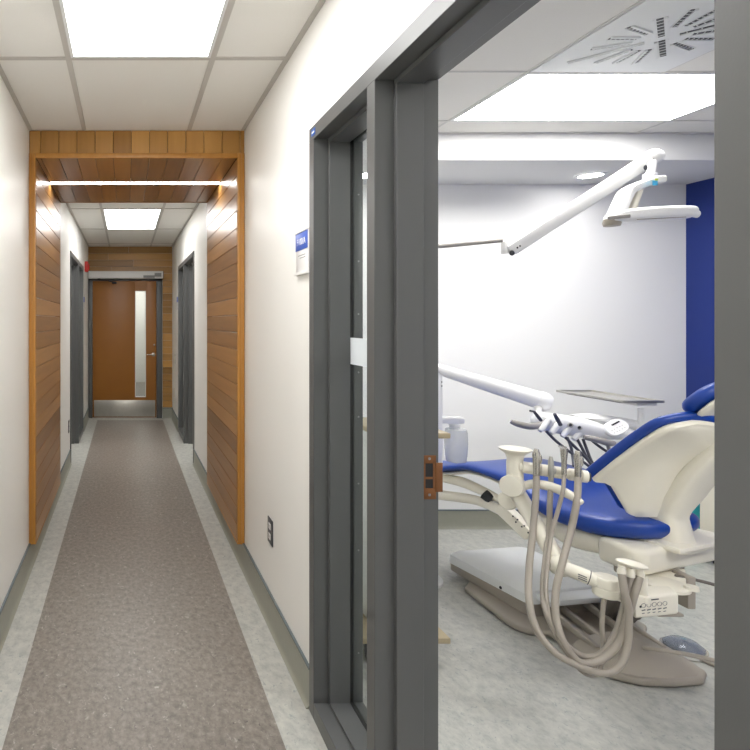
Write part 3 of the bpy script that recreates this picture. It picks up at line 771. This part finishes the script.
tb = link('link_tube', G().tube([t0, t1], .0245, 24), CREAM, aa)
dv = (t1-t0).normalized()
lbl = t0.lerp(t1, .45); 
g = G()
for k in range(3): g.bar(t0.lerp(t1, .40)+Vector((-.010, -.0228, .004-.007*k)), t0.lerp(t1, .62)+Vector((-.010, -.0228, .004-.007*k)), .0015, .003, 0)
link('printed_label', g, INK, tb)
link('ring', G().tube([t0.lerp(t1, .72), t0.lerp(t1, .74)], .0252, 24), DARK, tb)
link('ball_joint', G().ell(P(560, 566, 2.03), .037, .037, .037), CREAM, aa)
e0 = P(513, 486, 2.26)
link('upper_arm', G().tube([P(518, 494, 2.28), P(538, 528, 2.16), P(561, 566, 2.03)], [.030, .028, .030], 24, 4), CREAM, aa)
g = G().lathe(e0+Vector((.02, .02, 0)), [(0, 0), (.040, 0), (.043, .005), (.043, .045), (.040, .052), (0, .054)], (-.75, -.66, .05), 32)
g.lathe(P(509, 500, 2.31), [(0, 0), (.036, 0), (.037, .02), (.032, .026), (0, .028)], (-.75, -.66, .05), 28)
link('elbow_joint', g, CREAM, aa)
pz = P(515, 486, 2.28)
ztop = P(515, 448, 2.28).z
g = G().lathe(Vector((pz.x, pz.y, pz.z)), [(0, 0), (.029, 0), (.030, P(0, 463, 2.28).z-pz.z), (.028, P(0, 459, 2.28).z-pz.z), (.034, P(0, 454, 2.28).z-pz.z), (.055, ztop-pz.z-.008), (.058, ztop-pz.z-.002), (.050, ztop-pz.z), (.03, ztop-pz.z-.004), (0, ztop-pz.z-.006)], seg=32)
link('cup_post', g, CREAM, aa)
k0, k1 = P(519, 466.5, 2.26), P(588, 477, 2.17)
g = G().tube([k0, k1], .0175, 20)
for f0, f1 in ((.04, .22), (.31, .45), (.51, .66), (.72, .84), (.90, .995)): g.tube([k0.lerp(k1, f0), k0.lerp(k1, f0+.01), k0.lerp(k1, f1-.01), k0.lerp(k1, f1)], [.021, .0235, .0235, .021], 24)
hb_ = link('holder_bar', g, CREAM, aa)
link('end_cap', G().lathe(k1, [(0, 0), (.017, 0), (.017, .006), (0, .006)], (k1-k0), 20), DARK, hb_)
g = G().tube([P(520, 487, 2.25), P(533, 484, 2.23), P(548, 486, 2.19), P(562, 491, 2.15), P(573, 497, 2.11), P(582, 503, 2.08)], [.015, .017, .018, .018, .016, .010], 16, 5)
link('grab_handle', g, CREAM, aa)
g = G().bar(P(500, 506, 2.40), P(532, 536, 2.28), .05, .055, .012)
pn = link('connector_panel', g, CREAM, aa)
g = G(); q0, q1 = P(508, 517, 2.345), P(529, 535, 2.265)
nv = Vector((-.3, -1, .1)).normalized()
for f, dz in ((.08, .008), (.22, -.006), (.3, .010), (.5, -.004), (.62, .008), (.8, -.006), (.92, .004)): g.ell(q0.lerp(q1, f)+Vector((0, -.02, dz+.008)), .0035, .003, .0035, seg=10)
link('sockets', g, DARK, pn)

# handpieces on the bar, each with its hose
def hose_pts(lst): return [P(u, v, y) for u, v, y in lst]
def handpiece(label, f, u_top, v_top, kind, path, r):
    c = k0.lerp(k1, f)
    base = c.copy(); root = thing('suction_handpiece', label, 'handpiece', base, None)
    top = P(u_top, v_top, c.y-.026); bot = P(u_top, v_top+27, c.y-.026)
    if kind == 0:
        g = G().tube([bot, top.lerp(bot, .55), top.lerp(bot, .2), top], [.0105, .012, .0135, .008], 16)
        g.tube([top.lerp(bot, .25)+Vector((-.012, -.003, 0)), top.lerp(bot, .12)+Vector((-.012, -.003, 0))], .006, 12).ell(top.lerp(bot, .35)+Vector((.006, -.010, 0)), .008, .006, .020)
    elif kind == 1:
        g = G().tube([bot, top.lerp(bot, .5), top.lerp(bot, .2), top], [.009, .010, .010, .005], 16).ell(top.lerp(bot, .5)+Vector((.008, -.008, 0)), .006, .006, .014)
    else:
        g = G().tube([bot, top.lerp(bot, .5), top.lerp(bot, .1), top], [.0085, .009, .013, .013], 16).bar(top+Vector((-.022, 0, .008)), top+Vector((.010, 0, .003)), .007, .005)
    link('body', g, METAL if kind != 1 else STEEL, root)
    pts = [bot]+hose_pts(path)
    link('hose', G().tube(pts, r, 12, 8), HOSE, root)
handpiece('leftmost handpiece on the holder bar, large valve head with thick grey hose', .24, 536.5, 449, 0,
    [(535.5, 500, 2.18), (532.5, 535, 2.13), (529, 570, 2.05), (529, 600, 1.98), (536, 628, 1.93), (552, 650, 1.89), (572, 663, 1.87), (600, 673, 1.86), (618, 667, 1.86), (627, 646, 1.87), (628.5, 612, 1.875), (624.5, 592, 1.88), (621.5, 574, 1.895)], .0115)
handpiece('second handpiece from the left on the holder bar, small valve with grey hose', .475, 551, 456.5, 1,
    [(550, 500, 2.16), (549, 525, 2.13), (546, 555, 2.06), (543, 590, 2.0), (547, 615, 1.95), (562, 640, 1.92), (583, 656, 1.905), (602, 653, 1.90), (616, 632, 1.90), (624, 605, 1.90), (627, 592, 1.90), (630.5, 576, 1.90)], .0095)
handpiece('third handpiece from the left on the holder bar, slim syringe body with thin hose', .69, 564, 448, 2,
    [(563, 490, 2.12), (558, 510, 2.11), (552, 532, 2.09), (548, 560, 2.04), (546, 592, 1.985), (552, 625, 1.93), (566, 652, 1.90), (584, 673, 1.885), (598, 673, 1.90), (603, 650, 1.92), (602, 622, 1.93), (604, 600, 1.94), (606, 588, 1.95)], .007)
handpiece('rightmost handpiece on the holder bar, valve head with thick grey hose', .87, 578, 451, 0,
    [(577, 500, 2.09), (571, 530, 2.07), (563, 560, 2.01), (556, 590, 1.97), (556, 618, 1.93), (564, 643, 1.89), (580, 662, 1.875), (600, 660, 1.88), (618, 643, 1.885), (629, 612, 1.885), (635, 592, 1.885), (639.5, 577, 1.895)], .0115)

# ------------------------------------------------------------------ support centre, delivery arm and head
sc_ = thing('support_center', 'white support column with water bottle beyond the foot of the blue chair', 'dental unit', (1.62, 3.15, 0))
g = G().box(1.56, 1.70, 3.07, 3.21, 0, .9, .02).lathe((1.63, 3.14, .9), [(0, 0), (.06, 0), (.055, .03), (.032, .04), (.03, 1.02), (0, 1.02)], seg=24).lathe((1.63, 3.14, 0), [(0, 0), (.13, 0), (.13, .015), (.10, .03), (0, .03)], seg=32)
link('column', g, WHITEP, sc_)
xh = P(443.5, 0, 3.04).x
hg = link('unit_housing', G().box(1.60, xh, 3.04, 3.20, P(0, 480, 3.1).z, P(0, 371, 3.1).z, .012), WHITEP, sc_)
g = G()
for v in (382, 386): g.ell(P(441.8, v, 3.037), .004, .002, .004, seg=10)
link('screws', g, GREYL, hg)
g = G().box(P(442, 0, 3.05).x, P(465, 0, 3.06).x, 3.06, 3.12, P(0, 424, 3.06).z, P(0, 418, 3.06).z, .005).lathe((P(454, 0, 3.1).x, 3.1, P(0, 428.5, 3.1).z), [(0, 0), (.02, 0), (.026, .012), (.026, .024), (0, .024)], seg=24)
link('bottle_bracket', g, WHITEP, sc_)
xb = P(456, 0, 3.1).x; zb = P(0, 461.5, 3.1).z
bt = link('water_bottle', G().lathe((xb, 3.1, zb), [(0, 0), (.045, 0), (.050, .006), (.052, .03), (.0535, .032), (.0575, .10), (.056, .16), (.052, .180), (.03, .184), (0, .185)], seg=36), BOTTLE, sc_)
g = G().tube([(1.66, 3.06, .62), P(444, 478, 3.0), P(462, 482, 2.93), P(485, 492, 2.82), P(500, 500, 2.74)], [.02, .022, .026, .022, .018], 16, 5)
g.tube([(1.66, 3.06, .50), P(440, 495, 3.0), P(475, 500, 2.86), P(500, 510, 2.7), P(520, 523, 2.5)], [.024, .026, .024, .024, .02], 16, 5)
link('link_arm', g, CREAM, sc_)
g = G().tube([P(484, 494, 2.80), P(492, 500, 2.77)], .026, 16)
link('arm_joint', g, DARK, sc_)

da = thing('delivery_unit', 'white overarm delivery unit with handpiece slots and touchpad above the seat', 'dental unit', P(590, 430, 2.8))
q0, q1, q2 = P(415, 362, 3.10), P(537, 399.5, 2.92), P(551, 404, 2.90)
g = G().tube([q0, q1], [.025, .046], 28)
link('flex_arm', g, WHITEP, da)
g = G().tube([q1, q1.lerp(q2, .1), q1.lerp(q2, .6), q1.lerp(q2, .9), q2], [.0475, .049, .048, .038, .015], 28)
g.tube([P(538, 404, 2.91), P(538, 416, 2.87)], .018, 16)
link('arm_end', g, WHITEP, da)
link('arm_mount', G().lathe((1.66, 3.12, 1.195), [(0, 0), (.05, 0), (.05, .09), (0, .1)], seg=24), WHITEP, da)
# head body, lofted left to right
hsec = interp([(532, 422, 2.84, .012, .016), (536, 420.5, 2.84, .035, .034), (548, 422, 2.83, .055, .047), (562, 424.5, 2.82, .06, .05), (578, 427, 2.81, .062, .05), (592, 430, 2.80, .06, .047), (603, 432, 2.80, .05, .036), (615, 433, 2.80, .045, .03), (632, 434, 2.80, .04, .025), (640, 434, 2.80, .02, .01)], 4)
rings = []
for u, v, y, hd, hh in hsec:
    c = P(u, v, y); rings.append([c+Vector((0, math.copysign(abs(math.cos(a))**.8, math.cos(a))*hd, math.sin(a)*hh)) for a in [2*PI*k/24 for k in range(24)]])
bd = link('head_body', G().loft(rings), WHITEP, da, sharp=60)
g = G()
for u, v in ((545, 424), (556, 426.5), (567, 429.5), (578.5, 432.5)):
    a, b_ = P(u+4, v-4, 2.775), P(u-5, v+7, 2.762); g.tube([b_, b_.lerp(a, .15), b_.lerp(a, .8), a], [.010, .013, .014, .011], 16)
link('handpiece_rests', g, WHITEP, da)
secs = interp([(575, 416.5, 2.92, .05, .006), (592, 417.5, 2.92, .06, .02), (615, 422, 2.92, .06, .028), (636, 425, 2.92, .055, .026), (646, 427, 2.92, .04, .018), (650, 428.5, 2.92, .012, .006)], 4)
rings = []
for u, v, y, hd, hh in secs:
    c = P(u, v, y); rings.append([c+Vector((0, math.cos(a)*hd, math.sin(a)*hh)) for a in [2*PI*k/20 for k in range(20)]])
link('rear_housing', G().loft(rings), WHITEP, da, sharp=60)
# touchpad: rounded slab tilted to the viewer
c = P(616, 427.5, 2.745); ax = Vector((-.12, -.8, .6)).normalized(); rt = Vector((1, 0, .55)).normalized(); rt = (rt-ax*rt.dot(ax)).normalized(); upv = ax.cross(rt)*-1
def padring(sw__, sh, off): return [c+ax*off+rt*math.copysign(abs(math.cos(a))**.7, math.cos(a))*sw__+upv*math.copysign(abs(math.sin(a))**.7, math.sin(a))*sh for a in [2*PI*k/32 for k in range(32)]]
tp = link('touchpad', G().loft([padring(.052, .030, -.018), padring(.061, .037, -.010), padring(.061, .037, .002), padring(.056, .033, .007)]), WHITEP, da)
g = G().bar(c+ax*.0078+rt*-.014+upv*-.016, c+ax*.0078+rt*.034+upv*-.016, .007, .0015, 0, up=ax)
link('display', g, DARK, tp)
g = G()
for i in range(5):
    for j in range(2): g.ell(c+ax*.0072+rt*(-.035+.016*i)+upv*(.004+.014*j), .0032, .0022, .0022, seg=8)
link('buttons', g, TBARW, tp)
link('grab_handle', G().tube([P(510.5, 421, 2.78), P(518, 424, 2.77), P(530, 426.5, 2.77), P(541, 425, 2.79)], [.011, .015, .016, .016], 16, 4), GREYH, da)
link('grab_handle', G().tube([P(584, 437, 2.72), P(598, 440, 2.70), P(609, 443, 2.69), P(614, 443, 2.69)], [.012, .015, .016, .012], 16, 4).tube([P(608, 443, 2.69), P(609, 450, 2.70), P(612, 455, 2.74)], .008, 10, 3), GREYH, da)
px_ = P(641, 408, 2.87)
link('tray_post', G().tube([P(641, 408, 2.87), P(641, 434, 2.87)], .0135, 16).bar(P(612, 436, 2.86), P(648, 434, 2.87), .05, .03, .008), WHITEP, da)
# handpieces docked in the first two slots and the hoses below
def dock(label, u, v, du, dv, hose, dark):
    a, b_ = P(u, v, 2.72), P(u+du, v+dv, 2.735)
    r = thing('dental_handpiece', label, 'handpiece', b_)
    if dark == 0: g = G().tube([b_, a.lerp(b_, .5), a], [.0075, .008, .006], 12).tube([a, a+Vector((-.022, -.004, .004))], .005, 10)
    else: g = G().tube([b_, a.lerp(b_, .4), a], [.009, .009, .007], 12)
    link('body', g, HOSED, r)
    link('hose', G().tube(hose_pts(hose), .0065, 10, 6), HOSED, r)
dock('dark handpiece docked in the first slot of the delivery head, tip bent left', 534, 411.5, 7, 9, [(546, 431, 2.77), (556, 441, 2.76), (570, 452, 2.74), (586, 464, 2.70), (596, 472, 2.66), (604, 480, 2.6)], 0)
dock('dark handpiece docked in the second slot of the delivery head', 554.5, 414, 6, 11, [(567, 437, 2.77), (571, 447, 2.75), (573, 458, 2.72), (574, 466, 2.62)], 1)
g = G()
for a in ([(561, 433, 2.77), (573, 445, 2.75), (586, 458, 2.72), (600, 474, 2.64)], [(576, 437, 2.77), (582, 448, 2.75), (588, 460, 2.72), (598, 474, 2.64)], [(583, 439, 2.77), (587, 450, 2.75), (592, 462, 2.72), (602, 476, 2.64)], [(588, 437, 2.77), (600, 447, 2.75), (612, 454, 2.74), (622, 456, 2.74)]):
    g.tube(hose_pts(a), .0065, 10, 6)
link('hose_bundle', g, HOSED, da)
g = G()
for u, v in ((570.5, 425), (579.5, 427.5)):
    es = link('empty_socket', G().lathe(P(u, v, 2.757), [(0, -.004), (.0125, -.004), (.0115, .004), (0, .004)], (0, -.75, .6), 16), STEEL, da)
    link('bore', G().ell(P(u, v, 2.751), .008, .004, .008, seg=12), DARK, es)

tr = thing('instrument_tray', 'flat rectangular steel instrument tray on a post above the delivery head', 'tray', (2.54, 2.95, 1.03))
z0 = 1.045
g = G().box(2.45, 2.655, 2.76, 3.19, z0-.004, z0, .001)
for a in ((2.45, 2.456, 2.76, 3.19), (2.649, 2.655, 2.76, 3.19), (2.45, 2.655, 2.76, 2.766), (2.45, 2.655, 3.184, 3.19)): g.box(*a, z0-.004, z0+.008, .0015)
link('tray_plate', g, STEEL, tr)
g = G().box(2.47, 2.635, 2.80, 3.14, z0-.010, z0-.0045, .002)
link('rubber_mat', g, TAUPED, tr)
link('tray_mount', G().box(px_.x-.085, px_.x+.02, 2.80, 2.93, z0-.026, z0-.0105, .005), WHITEP, tr)

# ------------------------------------------------------------------ operatory lamp
lp = thing('surgical_lamp', 'white articulated surgical lamp reaching over the chair from the left', 'lamp', P(505, 247, 2.9))
g = G().tube([(1.63, 3.14, 1.90), P(440, 246.5, 3.05), P(503, 240.3, 2.9)], .011, 14).lathe((1.63, 3.14, 1.86), [(0, 0), (.034, 0), (.034, .06), (.02, .07), (0, .07)], seg=20)
link('wall_arm', g, GREYH, lp)
c = P(506, 247, 2.9)
link('arm_knuckle', G().lathe(c+Vector((0, 0, -.035)), [(0, 0), (.022, 0), (.024, .01), (.022, .06), (.012, .072), (0, .073)], seg=20), WHITEP, lp)
a, b_ = P(509, 251, 2.89), P(654, 156.5, 2.62)
ax_ = (b_-a).normalized()
g = G().bar(a, b_, .066, .062, .016, up=(0, -.2, 1))
g.ell(b_, .042, .035, .034)
ar = link('spring_arm', g, WHITEP, lp)
g = G().bar(a+ax_*.02+Vector((0, -.0325, .004)), b_-ax_*.06+Vector((0, -.0345, .004)), .0015, .002, 0)
link('seam_line', g, GREYL, ar)
for f in (.03, .05, .955): link('pivot_screw', G().ell(a.lerp(b_, f)+Vector((0, -.034, .0)), .006, .003, .006, seg=10), DARK, ar)
link('pivot_bolt', G().ell(P(512, 253, 2.86), .014, .006, .014), DARK, ar)
link('pivot_bolt', G().ell(P(645.5, 167.5, 2.60), .008, .006, .013), DARK, ar)
g = G().tube([P(652, 162, 2.61), P(650, 178, 2.58)], [.019, .017], 18).lathe(P(650, 178, 2.58)+Vector((0, 0, -.012)), [(0, 0), (.027, 0), (.027, .03), (.018, .034), (0, .035)], seg=22)
link('swivel', g, WHITEP, lp)
# yoke: swept box through points
def strap(pts, w, h, up=(0, -1, 0), seg=6):
    pts = [Vector(p) for p in pts]; q = []
    for i in range(len(pts)-1):
        p0, p1, p2, p3 = pts[max(i-1, 0)], pts[i], pts[i+1], pts[min(i+2, len(pts)-1)]
        for k in range(seg):
            t = k/seg; q.append(.5*((2*p1)+(p2-p0)*t+(2*p0-5*p1+4*p2-p3)*t*t+(3*p1-p0-3*p2+p3)*t**3))
    q.append(pts[-1]); U = Vector(up); rings = []
    for i, p in enumerate(q):
        d = (q[min(i+1, len(q)-1)]-q[max(i-1, 0)]).normalized(); s = d.cross(U).normalized()
        rings.append([p+U*math.copysign(abs(math.cos(a))**.5, math.cos(a))*w+s*math.copysign(abs(math.sin(a))**.5, math.sin(a))*h for a in [2*PI*(k+.5)/16 for k in range(16)]])
    return G().loft(rings)
yk = link('yoke', strap([P(658, 180.5, 2.54), P(652, 181, 2.54), P(643, 184, 2.55), P(632, 188.5, 2.55), P(626, 193, 2.55), P(621.5, 202, 2.53), P(617, 212, 2.50), P(614, 219, 2.49)], .042, .017), WHITEP, lp)
link('yoke_plate', strap([P(634, 190, 2.57), P(629, 205, 2.54), P(624, 216, 2.52)], .04, .016), CREAM, lp)
c = P(654, 182.5, 2.492)
link('sticker', G().box(c.x-.012, c.x+.012, c.y-.006, c.y-.004, c.z-.014, c.z+.008, .001), STICKC, yk)
link('sticker', G().box(c.x, c.x+.014, c.y-.006, c.y-.0035, c.z+.008, c.z+.016, .001), STICKY, yk)
ps = [(609, 220, .03, .012), (614, 217.5, .05, .024), (630, 216, .07, .030), (650, 214.5, .075, .030), (677, 213.5, .075, .028), (683, 213.5, .07, .025), (685, 214, .05, .016)]
rings = []
for u, v, hd, hh in interp(ps, 3):
    c = P(u, v, 2.48); rings.append([c+Vector((0, math.copysign(abs(math.cos(a))**.6, math.cos(a))*hd, math.copysign(abs(math.sin(a))**.7, math.sin(a))*hh)) for a in [2*PI*k/24 for k in range(24)]])
hdm = link('lamp_head', G().loft(rings), WHITEP, lp, sharp=55)
link('grip', G().bar(P(608, 218, 2.40), P(630, 216, 2.405), .01, .016, .004), GREYH, hdm)
link('seam_line', G().bar(P(637, 219.5, 2.405), P(686, 217, 2.405), .002, .003, 0), TAUPE, hdm)
link('joint_cap', G().lathe(P(612, 222, 2.48)+Vector((0, 0, -.022)), [(0, 0), (.03, .004), (.034, .018), (.03, .034), (0, .036)], seg=24), TAUPE, lp)
link('handle', G().tube([P(686, 214, 2.48), P(693, 214, 2.48), P(697, 214, 2.48), P(698.5, 214, 2.48)], [.014, .014, .017, .008], 18), WHITEP, lp)

# ------------------------------------------------------------------ foot control, cart, cabinet
fc = thing('foot_control', 'round foot control disc with clear dome on the floor behind the chair base', 'pedal', (2.435, 2.445, 0))
link('base', G().lathe((2.435, 2.445, 0), [(0, 0), (.076, 0), (.078, .006), (.074, .016), (0, .018)], seg=36), STEEL, fc)
link('dome', G().lathe((2.435, 2.445, .019), [(0, 0), (.070, 0), (.068, .012), (.046, .03), (0, .036)], seg=36), DOME, fc)
link('ring', G().lathe((2.435, 2.445, .0185), [(.066, 0), (.077, 0), (.077, .006), (.070, .006)], seg=36), METAL, fc)
def cord(label, pts, r):
    tag(link('floor_cable', G().tube(pts, r, 10, 8), TAUPE), label, 'cable')
cord('grey cable from the chair base running right past the foot control', [P(644, 648, 2.15)+Vector((0, 0, .0)), P(660, 650, 2.10), P(690, 655, 2.08), P(714, 660.5, 2.06), P(745, 668, 2.04)], .008)
cord('thin grey cable from the foot control curling toward the doorway', [(2.44, 2.445, .012), (2.44, 2.38, .009), (2.47, 2.30, .009), (2.55, 2.18, .009), (2.66, 2.05, .009)], .007)

ct = thing('utility_cart', 'white cart with beige laminate top and bottom shelf behind the grey mullion', 'cart', (1.16, 2.5, 0))
cx0, cx1, cy0, cy1 = .985, 1.352, 2.33, 2.72
link('top', G().box(cx0+.075, cx1, cy0, cy1, .955, .978, .004), BEIGE, ct)
link('body', G().box(cx0+.08, cx1-.10, cy0+.02, cy1-.02, .128, .955, .006), WHITE2, ct)
link('bottom_shelf', G().box(cx0, cx1, cy0, cy1, .100, .124, .004), BEIGE, ct)
for k in range(4): link('drawer', G().box(cx0+.085, cx1-.108, cy0+.006, cy0+.02, .145+k*.2, .335+k*.2, .004), WHITEP, ct)
for x in (cx0+.05, cx1-.06):
    for y in (cy0+.05, cy1-.05):
        link('caster', G().lathe((x-.011, y, .031), [(0, 0), (.028, 0), (.031, .004), (.031, .018), (.028, .022), (0, .022)], (1, 0, 0), 20).box(x-.017, x+.017, y-.012, y+.012, .055, .1, .003).box(x-.018, x-.0135, y-.01, y+.01, .03, .06).box(x+.0135, x+.018, y-.01, y+.01, .03, .06), DARK, ct)

cb = thing('base_cabinet', 'cream base cabinet along the blue wall behind the chair backrest', 'cabinet', (3.68, 2.9, 0))
link('body', G().box(3.455, 3.88, 2.5, 3.36, .09, .86, .003), CREAM, cb)
link('plinth', G().box(3.50, 3.88, 2.52, 3.34, 0, .09), DARK, cb)
link('worktop', G().box(3.43, 3.885, 2.48, 3.38, .86, .89, .004), TAUPE, cb)
for k in range(2):
    d = link('door', G().box(3.437, 3.454, 2.505+k*.43, 2.925+k*.43, .10, .85, .003), CREAM, cb)
    link('handle', G().tube([(3.42, 2.88+k*.10, .6), (3.42, 2.88+k*.10, .74)], .005, 8).bar((3.42, 2.88+k*.10, .61), (3.438, 2.88+k*.10, .61), .006, .006, 0).bar((3.42, 2.88+k*.10, .73), (3.438, 2.88+k*.10, .73), .006, .006, 0), METAL, d)
tag(link('waste_bin', G().lathe((3.52, 3.53, 0), [(0, 0), (.085, 0), (.105, .48), (.11, .485), (.10, .485), (.082, .01), (0, .01)], seg=28), TEAL), 'teal bin between the cream cabinet and the back wall', 'bin')

# ------------------------------------------------------------------ world and camera
w = bpy.data.worlds.new('world'); bpy.context.scene.world = w; w.use_nodes = True
w.node_tree.nodes['Background'].inputs[0].default_value = (.05, .05, .05, 1)
cam = bpy.data.cameras.new('camera'); co = bpy.data.objects.new('camera', cam); C.objects.link(co)
co.location = (0, 0, H); co.rotation_euler = (PI/2, 0, 0)
cam.sensor_width = 36; cam.sensor_fit = 'HORIZONTAL'; cam.lens = F/750*36
cam.shift_x = (375-CX)/750; cam.shift_y = -(375-CY)/750; cam.clip_start = .05
S = bpy.context.scene; S.camera = co
S.view_settings.view_transform = 'Standard'; S.view_settings.look = 'None'; S.view_settings.gamma = 1; S.view_settings.exposure = .25
S.view_settings.use_curve_mapping = False
S.cycles.max_bounces = 10; S.cycles.diffuse_bounces = 6; S.cycles.sample_clamp_indirect = 6
